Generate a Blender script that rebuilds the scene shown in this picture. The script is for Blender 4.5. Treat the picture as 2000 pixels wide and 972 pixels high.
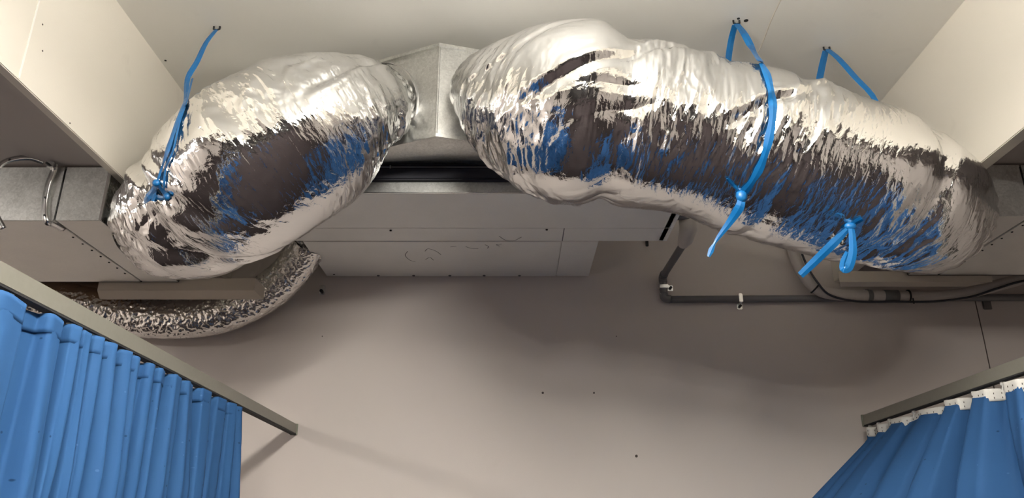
import bpy, bmesh, math, random
import numpy as np
from mathutils import Vector, Matrix
from mathutils.bvhtree import BVHTree

random.seed(7); np.random.seed(7)
for o in list(bpy.data.objects): bpy.data.objects.remove(o)
SC = bpy.context.scene
COL = SC.collection
PI = math.pi

# ------------------------------------------------------------------ camera, world, exposure
# origin = the photographer's eye; z is measured from eye level, the floor is 1.6 m below it
cam_d = bpy.data.cameras.new('camera'); cam = bpy.data.objects.new('camera', cam_d); COL.objects.link(cam)
cam.location = (0, 0, 0); cam.rotation_euler = (math.radians(90 + 20.7), 0, 0)
cam_d.sensor_width = 36.0; cam_d.lens = 36.0 * 1520 / 2000; cam_d.clip_start = 0.05
SC.camera = cam
w = bpy.data.worlds.new('world'); SC.world = w; w.use_nodes = True
w.node_tree.nodes['Background'].inputs[0].default_value = (0.9, 0.92, 1.0, 1)
w.node_tree.nodes['Background'].inputs[1].default_value = 0.05
SC.view_settings.view_transform = 'Standard'; SC.view_settings.look = 'None'
SC.view_settings.gamma = 1.0; SC.view_settings.exposure = 0.13; SC.view_settings.use_curve_mapping = False
LAMP_MAIN = 105.0     # emission of the troffer in the middle bay
LAMP_LEFT = 55.0     # emission of the troffer in the left bay
LAMP_FAR = 200.0     # emission of the battens further back in the room
FLOOR, CEIL, SOFFIT = -1.6, 1.95, 1.372
WALL = 4.0

# ------------------------------------------------------------------ materials
def nt(name):
    m = bpy.data.materials.new(name); m.use_nodes = True
    n = m.node_tree.nodes; return m, n, m.node_tree.links, n['Principled BSDF']
def simple(name, col, rough=0.6, metal=0.0, spec=0.5, bump=0.0, bscale=60):
    m, n, l, b = nt(name)
    b.inputs['Base Color'].default_value = (*col, 1); b.inputs['Roughness'].default_value = rough
    b.inputs['Metallic'].default_value = metal; b.inputs['Specular IOR Level'].default_value = spec
    tc = n.new('ShaderNodeTexCoord'); no = n.new('ShaderNodeTexNoise'); no.inputs['Scale'].default_value = bscale
    no.inputs['Detail'].default_value = 4
    l.new(tc.outputs['Object'], no.inputs['Vector'])
    mx = n.new('ShaderNodeMix'); mx.data_type = 'RGBA'
    mx.inputs['A'].default_value = (*[c * 0.93 for c in col], 1); mx.inputs['B'].default_value = (*[min(1, c * 1.06) for c in col], 1)
    l.new(no.outputs['Fac'], mx.inputs['Factor']); l.new(mx.outputs['Result'], b.inputs['Base Color'])
    if bump:
        bp = n.new('ShaderNodeBump'); bp.inputs['Strength'].default_value = bump; bp.inputs['Distance'].default_value = 0.004
        l.new(no.outputs['Fac'], bp.inputs['Height']); l.new(bp.outputs['Normal'], b.inputs['Normal'])
    return m
def paint(name, c1, c2, spots=0.0):
    """painted plaster: broad blotches, roller grain and a few scuffs of dirt"""
    m, n, l, b = nt(name)
    tc = n.new('ShaderNodeTexCoord')
    a = n.new('ShaderNodeTexNoise'); a.inputs['Scale'].default_value = 1.3; a.inputs['Detail'].default_value = 5
    g = n.new('ShaderNodeTexNoise'); g.inputs['Scale'].default_value = 170; g.inputs['Detail'].default_value = 2
    s = n.new('ShaderNodeTexNoise'); s.inputs['Scale'].default_value = 6; s.inputs['Detail'].default_value = 8
    for q in (a, g, s): l.new(tc.outputs['Object'], q.inputs['Vector'])
    mx = n.new('ShaderNodeMix'); mx.data_type = 'RGBA'; mx.inputs['A'].default_value = (*c1, 1); mx.inputs['B'].default_value = (*c2, 1)
    l.new(a.outputs['Fac'], mx.inputs['Factor'])
    cr = n.new('ShaderNodeValToRGB'); cr.color_ramp.elements[0].position = 0.66; cr.color_ramp.elements[1].position = 0.8
    cr.color_ramp.elements[0].color = (0, 0, 0, 1); cr.color_ramp.elements[1].color = (spots, spots, spots, 1)
    l.new(s.outputs['Fac'], cr.inputs['Fac'])
    m2 = n.new('ShaderNodeMix'); m2.data_type = 'RGBA'; m2.inputs['B'].default_value = (*[c * 0.5 for c in c1], 1)
    l.new(cr.outputs['Color'], m2.inputs['Factor']); l.new(mx.outputs['Result'], m2.inputs['A'])
    l.new(m2.outputs['Result'], b.inputs['Base Color'])
    b.inputs['Roughness'].default_value = 0.62; b.inputs['Specular IOR Level'].default_value = 0.3
    bp = n.new('ShaderNodeBump'); bp.inputs['Strength'].default_value = 0.12; bp.inputs['Distance'].default_value = 0.002
    l.new(g.outputs['Fac'], bp.inputs['Height']); l.new(bp.outputs['Normal'], b.inputs['Normal'])
    return m
def galv(name, base=0.55, rough=(0.24, 0.42), scale=55, tint=(1, 1, 0.97), metal=1.0, contrast=0.12):
    """galvanised sheet: fine crystalline spangle over broad cloudy tone, slightly wavy"""
    m, n, l, b = nt(name)
    tc = n.new('ShaderNodeTexCoord')
    sp = n.new('ShaderNodeTexNoise'); sp.inputs['Scale'].default_value = scale; sp.inputs['Detail'].default_value = 3; sp.inputs['Distortion'].default_value = 1.2
    lo = n.new('ShaderNodeTexNoise'); lo.inputs['Scale'].default_value = 6; lo.inputs['Detail'].default_value = 5
    for q in (sp, lo): l.new(tc.outputs['Object'], q.inputs['Vector'])
    av = n.new('ShaderNodeMath'); av.operation = 'ADD'; l.new(sp.outputs['Fac'], av.inputs[0]); l.new(lo.outputs['Fac'], av.inputs[1])
    cr = n.new('ShaderNodeMapRange'); cr.inputs['From Min'].default_value = 0.7; cr.inputs['From Max'].default_value = 1.3
    l.new(av.outputs[0], cr.inputs['Value'])
    mx = n.new('ShaderNodeMix'); mx.data_type = 'RGBA'
    mx.inputs['A'].default_value = (*[base * (1 - contrast) * t for t in tint], 1); mx.inputs['B'].default_value = (*[min(1, base * (1 + contrast) * t) for t in tint], 1)
    l.new(cr.outputs['Result'], mx.inputs['Factor']); l.new(mx.outputs['Result'], b.inputs['Base Color'])
    mr = n.new('ShaderNodeMapRange'); mr.inputs['From Min'].default_value = 0.3; mr.inputs['From Max'].default_value = 0.7
    mr.inputs['To Min'].default_value = rough[0]; mr.inputs['To Max'].default_value = rough[1]
    l.new(sp.outputs['Fac'], mr.inputs['Value']); l.new(mr.outputs['Result'], b.inputs['Roughness'])
    b.inputs['Metallic'].default_value = metal
    bp = n.new('ShaderNodeBump'); bp.inputs['Strength'].default_value = 0.25; bp.inputs['Distance'].default_value = 0.0015
    wv = n.new('ShaderNodeTexNoise'); wv.inputs['Scale'].default_value = 9; wv.inputs['Detail'].default_value = 1; l.new(tc.outputs['Object'], wv.inputs['Vector'])
    l.new(wv.outputs['Fac'], bp.inputs['Height']); l.new(bp.outputs['Normal'], b.inputs['Normal'])
    return m
def foil(name, rough, scale, strength, stretch, tint=(0.93, 0.93, 0.93)):
    """crinkled aluminium foil; UV = metres along / around the duct"""
    m, n, l, b = nt(name)
    uv = n.new('ShaderNodeTexCoord')
    mp = n.new('ShaderNodeMapping'); mp.inputs['Scale'].default_value = (scale, scale * stretch, 1); mp.inputs['Rotation'].default_value = (0, 0, 0.5)
    l.new(uv.outputs['UV'], mp.inputs['Vector'])
    a = n.new('ShaderNodeTexNoise'); a.noise_type = 'RIDGED_MULTIFRACTAL'; a.inputs['Scale'].default_value = 1.0; a.inputs['Detail'].default_value = 5
    a.inputs['Distortion'].default_value = 0.6
    l.new(mp.outputs['Vector'], a.inputs['Vector'])
    c = n.new('ShaderNodeTexNoise'); c.inputs['Scale'].default_value = 1.9; c.inputs['Detail'].default_value = 4; c.inputs['Distortion'].default_value = 0.4
    l.new(mp.outputs['Vector'], c.inputs['Vector'])
    ad = n.new('ShaderNodeMath'); ad.operation = 'MULTIPLY_ADD'; ad.inputs[1].default_value = 0.35
    l.new(a.outputs['Fac'], ad.inputs[0]); l.new(c.outputs['Fac'], ad.inputs[2])
    bp = n.new('ShaderNodeBump'); bp.inputs['Strength'].default_value = strength; bp.inputs['Distance'].default_value = 0.004
    l.new(ad.outputs[0], bp.inputs['Height']); l.new(bp.outputs['Normal'], b.inputs['Normal'])
    b.inputs['Base Color'].default_value = (*tint, 1); b.inputs['Metallic'].default_value = 1.0; b.inputs['Roughness'].default_value = rough
    return m
def cloth(name, c):
    m, n, l, b = nt(name)
    tc = n.new('ShaderNodeTexCoord')
    v = n.new('ShaderNodeTexVoronoi'); v.inputs['Scale'].default_value = 26; l.new(tc.outputs['UV'], v.inputs['Vector'])
    cr = n.new('ShaderNodeValToRGB'); e = cr.color_ramp.elements
    e[0].position = 0.06; e[0].color = (1, 1, 1, 1); e[1].position = 0.10; e[1].color = (0, 0, 0, 1)
    l.new(v.outputs['Distance'], cr.inputs['Fac'])
    sx = n.new('ShaderNodeSeparateColor'); l.new(v.outputs['Color'], sx.inputs['Color'])
    spot = n.new('ShaderNodeMix'); spot.data_type = 'RGBA'
    spot.inputs['A'].default_value = (c[0] * 0.4, c[1] * 0.45, c[2] * 0.5, 1); spot.inputs['B'].default_value = (c[0] * 2.0, c[1] * 1.4, min(1, c[2] * 1.3), 1)
    st = n.new('ShaderNodeMath'); st.operation = 'GREATER_THAN'; st.inputs[1].default_value = 0.55
    l.new(sx.outputs[0], st.inputs[0]); l.new(st.outputs[0], spot.inputs['Factor'])
    mx = n.new('ShaderNodeMix'); mx.data_type = 'RGBA'; mx.inputs['A'].default_value = (*c, 1)
    l.new(cr.outputs['Color'], mx.inputs['Factor']); l.new(spot.outputs['Result'], mx.inputs['B'])
    l.new(mx.outputs['Result'], b.inputs['Base Color'])
    b.inputs['Roughness'].default_value = 0.75; b.inputs['Specular IOR Level'].default_value = 0.15
    g = n.new('ShaderNodeTexNoise'); g.inputs['Scale'].default_value = 18; g.inputs['Detail'].default_value = 6; l.new(tc.outputs['UV'], g.inputs['Vector'])
    bp = n.new('ShaderNodeBump'); bp.inputs['Strength'].default_value = 0.3; bp.inputs['Distance'].default_value = 0.004
    l.new(g.outputs['Fac'], bp.inputs['Height']); l.new(bp.outputs['Normal'], b.inputs['Normal'])
    tr = n.new('ShaderNodeBsdfTranslucent'); l.new(mx.outputs['Result'], tr.inputs['Color'])
    ms = n.new('ShaderNodeMixShader'); ms.inputs[0].default_value = 0.15
    out = n['Material Output']; l.new(b.outputs[0], ms.inputs[1]); l.new(tr.outputs[0], ms.inputs[2]); l.new(ms.outputs[0], out.inputs['Surface'])
    return m
def emit(name, col, s):
    m, n, l, b = nt(name)
    b.inputs['Base Color'].default_value = (0.8, 0.8, 0.8, 1)
    b.inputs['Emission Color'].default_value = (*col, 1); b.inputs['Emission Strength'].default_value = s
    return m
M = dict(
    wall=paint('wall_paint', (0.565, 0.51, 0.485), (0.605, 0.55, 0.51), 0.12),
    cream=paint('cream_paint', (0.74, 0.69, 0.61), (0.77, 0.73, 0.65), 0.18),
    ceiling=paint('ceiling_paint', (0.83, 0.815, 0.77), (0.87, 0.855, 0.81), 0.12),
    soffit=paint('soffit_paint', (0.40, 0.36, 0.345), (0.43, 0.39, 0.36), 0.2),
    tray=paint('board_paint', (0.46, 0.41, 0.34), (0.50, 0.44, 0.37), 0.1),
    floor=simple('vinyl_floor', (0.024, 0.018, 0.019), 0.8, 0, 0.15),
    dim=simple('dark_back_wall', (0.026, 0.022, 0.022), 0.7),
    galv=galv('galvanised_spangle', 0.60, (0.37, 0.43), 75, contrast=0.22),
    galv_dark=galv('galvanised_dull', 0.26, (0.25, 0.29), 40),
    zinc=galv('zinc_panel', 0.88, (0.42, 0.52), 160, (1, 0.99, 0.95), 0.2, 0.03),
    duct=galv('zinc_duct', 0.86, (0.40, 0.50), 120, (1, 0.97, 0.91), 0.4, 0.04),
    fine=simple('bright_steel', (0.75, 0.75, 0.75), 0.25, 1.0),
    black=simple('black_gap', (0.012, 0.012, 0.014), 0.8),
    rubber=simple('black_insulation', (0.018, 0.018, 0.028), 0.6),
    foil=foil('foil_jacket', 0.085, 34, 1.0, 0.36, (0.81, 0.805, 0.80)),
    foil2=foil('small_foil', 0.2, 70, 0.55, 0.5, (0.85, 0.83, 0.80)),
    track=simple('painted_aluminium', (0.25, 0.24, 0.205), 0.42, 0.3),
    cap=simple('end_cap_plastic', (0.24, 0.25, 0.19), 0.5),
    curtain=cloth('blue_curtain_cloth', (0.032, 0.102, 0.255)),
    tape=simple('white_header_tape', (0.72, 0.70, 0.66), 0.8, bump=0.3, bscale=300),
    strap=simple('blue_strapping', (0.002, 0.108, 0.31), 0.38, 0.0, 0.5),
    pvc=simple('grey_pvc', (0.15, 0.145, 0.15), 0.4),
    lag=simple('white_pipe_lagging', (0.50, 0.46, 0.43), 0.6, bump=0.3, bscale=40),
    tape_grey=simple('grey_tape', (0.13, 0.13, 0.125), 0.4),
    cable=simple('black_cable', (0.02, 0.02, 0.03), 0.4),
    plate=simple('grey_plate', (0.12, 0.11, 0.11), 0.5),
    white=simple('white_plastic', (0.75, 0.75, 0.72), 0.4),
    dirt=simple('dark_mark', (0.07, 0.055, 0.05), 0.9),
    pencil=simple('pencil_mark', (0.14, 0.14, 0.15), 0.9),
    kraft=simple('brown_board', (0.26, 0.17, 0.10), 0.8, bump=0.4, bscale=12),
    lamp=emit('lamp_diffuser', (1.0, 0.955, 0.87), LAMP_MAIN),
    lamp3=emit('lamp_diffuser_far', (1.0, 0.955, 0.87), LAMP_FAR),
    lamp2=emit('lamp_diffuser_left', (1.0, 0.95, 0.88), LAMP_LEFT),
)

# ------------------------------------------------------------------ mesh helpers
def tag(o, label=None, cat=None, group=None, kind=None):
    if label: o['label'] = label
    if cat: o['category'] = cat
    if group: o['group'] = group
    if kind: o['kind'] = kind
    return o
def thing(name, label, cat, loc=(0, 0, 0), group=None):
    o = bpy.data.objects.new(name, None); COL.objects.link(o); o.location = loc; o.empty_display_size = 0.05
    return tag(o, label, cat, group)
def obj(name, bm, mat, parent=None, smooth=False):
    """bmesh in world metres -> one object, kept in place under its parent"""
    me = bpy.data.meshes.new(name); bm.normal_update()
    if smooth:
        for f in bm.faces: f.smooth = True
    bm.to_mesh(me); bm.free()
    me.materials.append(M[mat])
    o = bpy.data.objects.new(name, me); COL.objects.link(o)
    if parent:
        o.parent = parent
        p = parent; off = Vector((0, 0, 0))
        while p: off += Vector(p.location); p = p.parent
        me.transform(Matrix.Translation(-off))
    return o
def NB(): return bmesh.new()
def box(bm, x0, x1, y0, y1, z0, z1, bev=0.0):
    r = bmesh.ops.create_cube(bm, size=1.0, matrix=Matrix.Translation(((x0 + x1) / 2, (y0 + y1) / 2, (z0 + z1) / 2)) @ Matrix.Diagonal((abs(x1 - x0), abs(y1 - y0), abs(z1 - z0), 1)))
    if bev:
        es = list({e for v in r['verts'] for e in v.link_edges})
        bmesh.ops.bevel(bm, geom=es, offset=bev, segments=2, affect='EDGES')
    return bm
def prism(bm, pts, z0, z1):
    lo = [bm.verts.new((x, y, z0)) for x, y in pts]; hi = [bm.verts.new((x, y, z1)) for x, y in pts]
    n = len(pts)
    bm.faces.new(lo[::-1]); bm.faces.new(hi)
    for i in range(n): bm.faces.new((lo[i], lo[(i + 1) % n], hi[(i + 1) % n], hi[i]))
    bmesh.ops.recalc_face_normals(bm, faces=bm.faces)
    return bm
def smooth_path(P, k=8):
    """Catmull-Rom through points (any dimension)"""
    P = np.array(P, float); n = len(P)
    E = np.vstack([2 * P[0] - P[1], P, 2 * P[-1] - P[-2]])
    out = []
    for i in range(n - 1):
        a, b, c, d = E[i], E[i + 1], E[i + 2], E[i + 3]
        for t in np.linspace(0, 1, k, endpoint=False):
            out.append(0.5 * ((2 * b) + (-a + c) * t + (2 * a - 5 * b + 4 * c - d) * t * t + (-a + 3 * b - 3 * c + d) * t ** 3))
    out.append(P[-1]); return np.array(out)
def resample(Q, n):
    d = np.r_[0, np.cumsum(np.linalg.norm(np.diff(Q[:, :3], axis=0), axis=1))]
    s = np.linspace(0, d[-1], n)
    return np.stack([np.interp(s, d, Q[:, j]) for j in range(Q.shape[1])], 1), s
def tube(bm, pts, r, seg=14, caps=True):
    P = [Vector(p) for p in pts]; rings = []
    up = None
    for i, p in enumerate(P):
        t = (P[min(i + 1, len(P) - 1)] - P[max(i - 1, 0)]).normalized()
        if up is None:
            up = t.orthogonal().normalized()
        up = (up - t * up.dot(t)).normalized(); b = t.cross(up)
        rr = r[i] if hasattr(r, '__len__') else r
        rings.append([bm.verts.new(p + (up * math.cos(a) + b * math.sin(a)) * rr) for a in [2 * PI * k / seg for k in range(seg)]])
    for i in range(len(rings) - 1):
        for k in range(seg):
            bm.faces.new((rings[i][k], rings[i][(k + 1) % seg], rings[i + 1][(k + 1) % seg], rings[i + 1][k]))
    if caps: bm.faces.new(rings[0][::-1]); bm.faces.new(rings[-1])
    bmesh.ops.recalc_face_normals(bm, faces=bm.faces)
    return bm
def ribbon(bm, pts, width, normals, thick=0.0015):
    """flat strap: normals give the way its face looks"""
    P = [Vector(p) for p in pts]; rows = []
    for i, p in enumerate(P):
        t = (P[min(i + 1, len(P) - 1)] - P[max(i - 1, 0)]).normalized()
        nrm = Vector(normals[i] if hasattr(normals[0], '__len__') else normals); nrm = (nrm - t * nrm.dot(t)).normalized()
        s = t.cross(nrm).normalized(); wd = width[i] if hasattr(width, '__len__') else width
        c = 0.035 * wd
        rows.append([bm.verts.new(q) for q in (p - s * wd / 2, p + nrm * (thick + c), p + s * wd / 2, p + nrm * (c - thick))])
    for i in range(len(rows) - 1):
        for k in range(4):
            bm.faces.new((rows[i][k], rows[i][(k + 1) % 4], rows[i + 1][(k + 1) % 4], rows[i + 1][k]))
    bm.faces.new(rows[0]); bm.faces.new(rows[-1][::-1])
    bmesh.ops.recalc_face_normals(bm, faces=bm.faces)
    return bm
def ball(bm, c, r, sc=(1, 1, 1)):
    bmesh.ops.create_icosphere(bm, subdivisions=2, radius=r, matrix=Matrix.Translation(c) @ Matrix.Diagonal((*sc, 1)))
    return bm
def disc(bm, c, r, nrm, h=0.002, seg=14):
    n = Vector(nrm).normalized(); return tube(bm, [Vector(c), Vector(c) + n * h], r, seg)

# ------------------------------------------------------------------ numpy gradient noise
_rs = np.random.RandomState(5)
_perm = _rs.permutation(256); _perm = np.r_[_perm, _perm, _perm]
_g = _rs.normal(size=(256, 3)); _g /= np.linalg.norm(_g, axis=1)[:, None]
def perlin(x, y, z):
    xi, yi, zi = [np.floor(q).astype(int) for q in (x, y, z)]
    xf, yf, zf = x - xi, y - yi, z - zi
    u, v, q = [t * t * t * (t * (t * 6 - 15) + 10) for t in (xf, yf, zf)]
    def gr(a, b, c):
        h = _perm[_perm[_perm[(xi + a) & 255] + ((yi + b) & 255)] + ((zi + c) & 255)]
        g = _g[h]; return g[..., 0] * (xf - a) + g[..., 1] * (yf - b) + g[..., 2] * (zf - c)
    L = lambda a, b, t: a + (b - a) * t
    return 1.5 * L(L(L(gr(0, 0, 0), gr(1, 0, 0), u), L(gr(0, 1, 0), gr(1, 1, 0), u), v),
                   L(L(gr(0, 0, 1), gr(1, 0, 1), u), L(gr(0, 1, 1), gr(1, 1, 1), u), v), q)
def grid_object(name, P, UV, mat, parent=None, wrap=False, smooth=True):
    """P: (n, m, 3) grid of world points -> mesh object with a UV map"""
    n, m = P.shape[:2]
    me = bpy.data.meshes.new(name)
    off = Vector((0, 0, 0)); p = parent
    while p: off += Vector(p.location); p = p.parent
    V = P.reshape(-1, 3) - np.array(off)
    idx = np.arange(n * m).reshape(n, m)
    if wrap:
        a = idx[:-1, :]; b = np.roll(idx, -1, 1)[:-1, :]; c = np.roll(idx, -1, 1)[1:, :]; d = idx[1:, :]
    else:
        a = idx[:-1, :-1]; b = idx[:-1, 1:]; c = idx[1:, 1:]; d = idx[1:, :-1]
    F = np.stack([a, b, c, d], -1).reshape(-1, 4)
    me.vertices.add(len(V)); me.vertices.foreach_set('co', V.astype(np.float32).ravel())
    me.loops.add(F.size); me.loops.foreach_set('vertex_index', F.astype(np.int32).ravel())
    me.polygons.add(len(F)); me.polygons.foreach_set('loop_start', np.arange(0, F.size, 4, dtype=np.int32))
    me.polygons.foreach_set('use_smooth', np.full(len(F), smooth))
    me.update(calc_edges=True)
    if UV is not None:
        U = UV.reshape(-1, 2)[F]
        if wrap:                                    # last column: close the seam in u around
            col = (F % m)
            per = UV[0, -1, 1] + (UV[0, -1, 1] - UV[0, -2, 1]) - UV[0, 0, 1]
            U = U.copy(); last = col[:, 0] == m - 1
            U[last, 1, 1] += per; U[last, 2, 1] += per
        l = me.uv_layers.new(name='UVMap'); l.data.foreach_set('uv', U.astype(np.float32).ravel())
    me.validate()
    me.materials.append(M[mat])
    o = bpy.data.objects.new(name, me); COL.objects.link(o)
    if parent: o.parent = parent
    return o

# ================================================================== THE SETTING
def struct(name, bm, mat, parent=None):
    o = obj(name, bm, mat, parent)
    if not parent: o['kind'] = 'structure'
    return o
ZT = 2.25
bm = NB(); box(bm, -4.6, 4.6, -7.0, WALL + 0.1, FLOOR - 0.1, FLOOR); struct('floor', bm, 'floor')
bm = NB(); box(bm, -4.6, 4.6, WALL, WALL + 0.1, FLOOR, ZT); wall_back = struct('wall_back', bm, 'wall')
bm = NB(); box(bm, -4.7, -4.6, -7.0, WALL, FLOOR, ZT); struct('wall_left', bm, 'wall')
bm = NB(); box(bm, 4.6, 4.7, -7.0, WALL, FLOOR, ZT); struct('wall_right', bm, 'wall')
bm = NB(); box(bm, -4.6, 4.6, -7.1, -7.0, FLOOR, ZT); struct('wall_front', bm, 'dim')
XL, XR = -1.52, 1.74
bm = NB(); box(bm, XL, XR, -7.0, WALL, CEIL, CEIL + 0.1); ceiling = struct('ceiling', bm, 'ceiling')
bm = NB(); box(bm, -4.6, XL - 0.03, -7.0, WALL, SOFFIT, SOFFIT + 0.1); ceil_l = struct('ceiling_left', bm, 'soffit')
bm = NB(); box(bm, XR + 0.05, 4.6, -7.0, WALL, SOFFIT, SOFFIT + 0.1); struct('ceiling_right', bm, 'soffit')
bm = NB(); box(bm, XL - 0.035, XL, -7.0, WALL, 1.333, CEIL + 0.1, 0.003); fascia_l = struct('trim_1', bm, 'cream')
bm = NB(); box(bm, XR, XR + 0.055, -7.0, WALL, 1.32, CEIL + 0.1, 0.003); fascia_r = struct('trim_2', bm, 'cream')
# plasterboard joint of the left downstand, ceiling joint, wall joint
bm = NB(); prism(bm, [(XL, 2.055), (XL + 0.0012, 2.055), (XL + 0.0012, 2.061), (XL, 2.061)], 1.34, 1.94); obj('joint_line', bm, 'ceiling', fascia_l)
bm = NB()
pth = [(1.026 + 0.012 * math.sin(i * 0.9) * 0.3 + 0.017 * i / 9, 2.2 + 0.6 * i / 9, CEIL) for i in range(10)]
ribbon(bm, pth, 0.006, (0, 0, -1), 0.0008); obj('joint_line', bm, 'cream', ceiling)
bm = NB(); ribbon(bm, [(2.482, WALL, 1.23), (2.484, WALL, 1.0), (2.479, WALL, 0.55), (2.48, WALL, -0.2), (2.48, WALL, FLOOR)], 0.006, (0, -1, 0), 0.001); obj('joint_line', bm, 'dirt', wall_back)
# holes and marks
for x, y, r in ((0.934, 2.583, 0.009), (-1.497, 2.858, 0.005), (0.90, 2.57, 0.006)):
    bm = NB(); disc(bm, (x, y, CEIL), r, (0, 0, -1), 0.001); obj('drilled_hole', bm, 'black', ceiling)
for x, z, r in ((0.158, 0.722, 0.006), (0.421, 0.722, 0.005), (0.621, 0.407, 0.007), (-1.0, 1.02, 0.003), (0.55, 1.02, 0.003)):
    bm = NB(); disc(bm, (x, WALL, z), r, (0, -1, 0), 0.001); obj('wall_mark', bm, 'dirt', wall_back)
for y, z in ((2.10, 1.57), (2.13, 1.49), (2.35, 1.35)):
    bm = NB(); disc(bm, (XL, y, z), 0.003, (1, 0, 0), 0.001, 8); obj('nail_head', bm, 'dirt', fascia_l)

# ------------------------------------------------------------------ lamps of the room (above and behind the frame)
def luminaire(label, x, y, zc, lx, ly, mat, drop):
    """suspended fluorescent batten: wrap-round diffuser, light goes down, sideways and up to the ceiling"""
    t = thing('ceiling_light', label, 'light', (x, y, zc))
    z = zc - drop
    bm = NB(); box(bm, x - lx * 0.25, x + lx * 0.25, y - ly / 2 + 0.05, y + ly / 2 - 0.05, z, z + 0.03, 0.004); obj('housing', bm, 'white', t)
    for q in (-0.35, 0.35):
        bm = NB(); tube(bm, [(x, y + q * ly, z + 0.02), (x, y + q * ly, zc)], 0.006, 8); obj('suspension_rod', bm, 'fine', t)
    bm = NB(); box(bm, x - lx / 2, x + lx / 2, y - ly / 2, y + ly / 2, z - 0.06, z - 0.001, 0.02); obj('diffuser', bm, mat, t)
luminaire('lit fluorescent batten hung under the middle ceiling just in front of the ducts', 0.12, 0.9, CEIL, 0.22, 1.3, 'lamp', 0.34)
luminaire('lit fluorescent batten hung under the middle ceiling just behind the viewer', 0.25, -1.6, CEIL, 0.22, 1.3, 'lamp', 0.34)
luminaire('lit fluorescent batten hung under the middle ceiling far behind the viewer', 0.15, -4.2, CEIL, 0.26, 1.5, 'lamp3', 0.34)
luminaire('lit fluorescent batten on the low left ceiling', -3.5, 1.3, SOFFIT, 0.2, 1.3, 'lamp2', 0.05)

# ================================================================== FAN COIL UNIT
t = thing('fan_coil_unit', 'grey sheet-metal fan coil unit hung between the two big foil ducts', 'air conditioner', (-0.29, 3.4, 1.352))
ZB = 1.352
bm = NB(); box(bm, -1.30, 0.72, 2.96, 3.46, ZB + 0.006, 1.86); box(bm, -0.99, 0.40, 3.46, WALL - 0.001, ZB + 0.006, 1.86); obj('casing', bm, 'zinc', t)
bm = NB(); box(bm, -1.32, 0.74, 2.93, 3.305, ZB, ZB + 0.006, 0.001); obj('bottom_panel', bm, 'zinc', t)
bm = NB(); box(bm, -1.32, 0.74, 3.308, 3.47, ZB, ZB + 0.006, 0.001); obj('bottom_panel', bm, 'zinc', t)
bm = NB(); box(bm, -1.0, 0.236, 3.474, 3.985, ZB - 0.003, ZB + 0.005, 0.001); obj('access_panel', bm, 'zinc', t)
bm = NB(); box(bm, 0.24, 0.414, 3.474, 3.985, ZB - 0.002, ZB + 0.005, 0.001); obj('bottom_panel', bm, 'zinc', t)
bm = NB(); box(bm, 0.238, 0.242, 3.31, 3.47, ZB - 0.0008, ZB); obj('joint', bm, 'pencil', t)
bm = NB(); box(bm, -1.32, 0.745, 2.926, 2.932, ZB - 0.001, 1.402); obj('front_flange', bm, 'galv', t)
bm = NB(); box(bm, -1.32, 0.745, 2.922, 2.926, ZB - 0.002, ZB + 0.003); obj('flange_lip', bm, 'fine', t)
bm = NB(); box(bm, 0.70, 0.7215, 3.02, 3.46, ZB, 1.6); obj('side_flange', bm, 'zinc', t)
bm = NB(); box(bm, -1.2, 0.62, 2.90, 2.962, 1.403, 1.60, 0.006); obj('outlet_insulation', bm, 'rubber', t)
bm = NB(); box(bm, -1.1, 0.55, 2.885, 2.90, 1.450, 1.453); obj('insulation_seam', bm, 'fine', t)
bm = NB(); box(bm, -0.505, -0.500, 2.884, 2.90, 1.445, 1.460); obj('insulation_seam', bm, 'fine', t)
for x in (-0.75, -0.56, -0.365, -0.18, 0.01):
    bm = NB(); ball(bm, (x + 0.03, 3.972, ZB - 0.004), 0.008, (1, 1, 0.7)); obj('screw', bm, 'pvc', t)
for x, y in ((-0.955, 3.955), (-0.56, 3.33), (-1.28, 3.2), (0.16, 3.32)):
    bm = NB(); ball(bm, (x, y, ZB - 0.003), 0.006, (1, 1, 0.6)); obj('screw', bm, 'black', t)
# faint pencil strokes on the panel: unreadable loops
def stroke(pts):
    bm = NB(); Q = smooth_path([(x, y, ZB - 0.0035) for x, y in pts], 5); ribbon(bm, [tuple(q) for q in Q], 0.0035, (0, 0, -1), 0.0004); obj('pencil_stroke', bm, 'pencil', t)
sx = lambda u, v: (((u - 1000) / 1520) * ZB / ((math.sin(math.radians(20.7)) + (486 - v) / 1520 * math.cos(math.radians(20.7)))),)
def onpanel(x, y): return (x, y)
for pts in ([(-.515, 3.60), (-.535, 3.66), (-.52, 3.73), (-.495, 3.75)], [(-.43, 3.60), (-.41, 3.565), (-.375, 3.60), (-.355, 3.65)],
            [(-.44, 3.72), (-.415, 3.69), (-.40, 3.73)], [(-.225, 3.535), (-.20, 3.56), (-.165, 3.565)], [(-.13, 3.51), (-.115, 3.535), (-.12, 3.56)],
            [(-.05, 3.50), (-.075, 3.51), (-.06, 3.53)], [(-.06, 3.40), (-.03, 3.45), (.01, 3.455), (.045, 3.41)], [(-.30, 3.54), (-.27, 3.53)]):
    stroke(pts)

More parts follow.
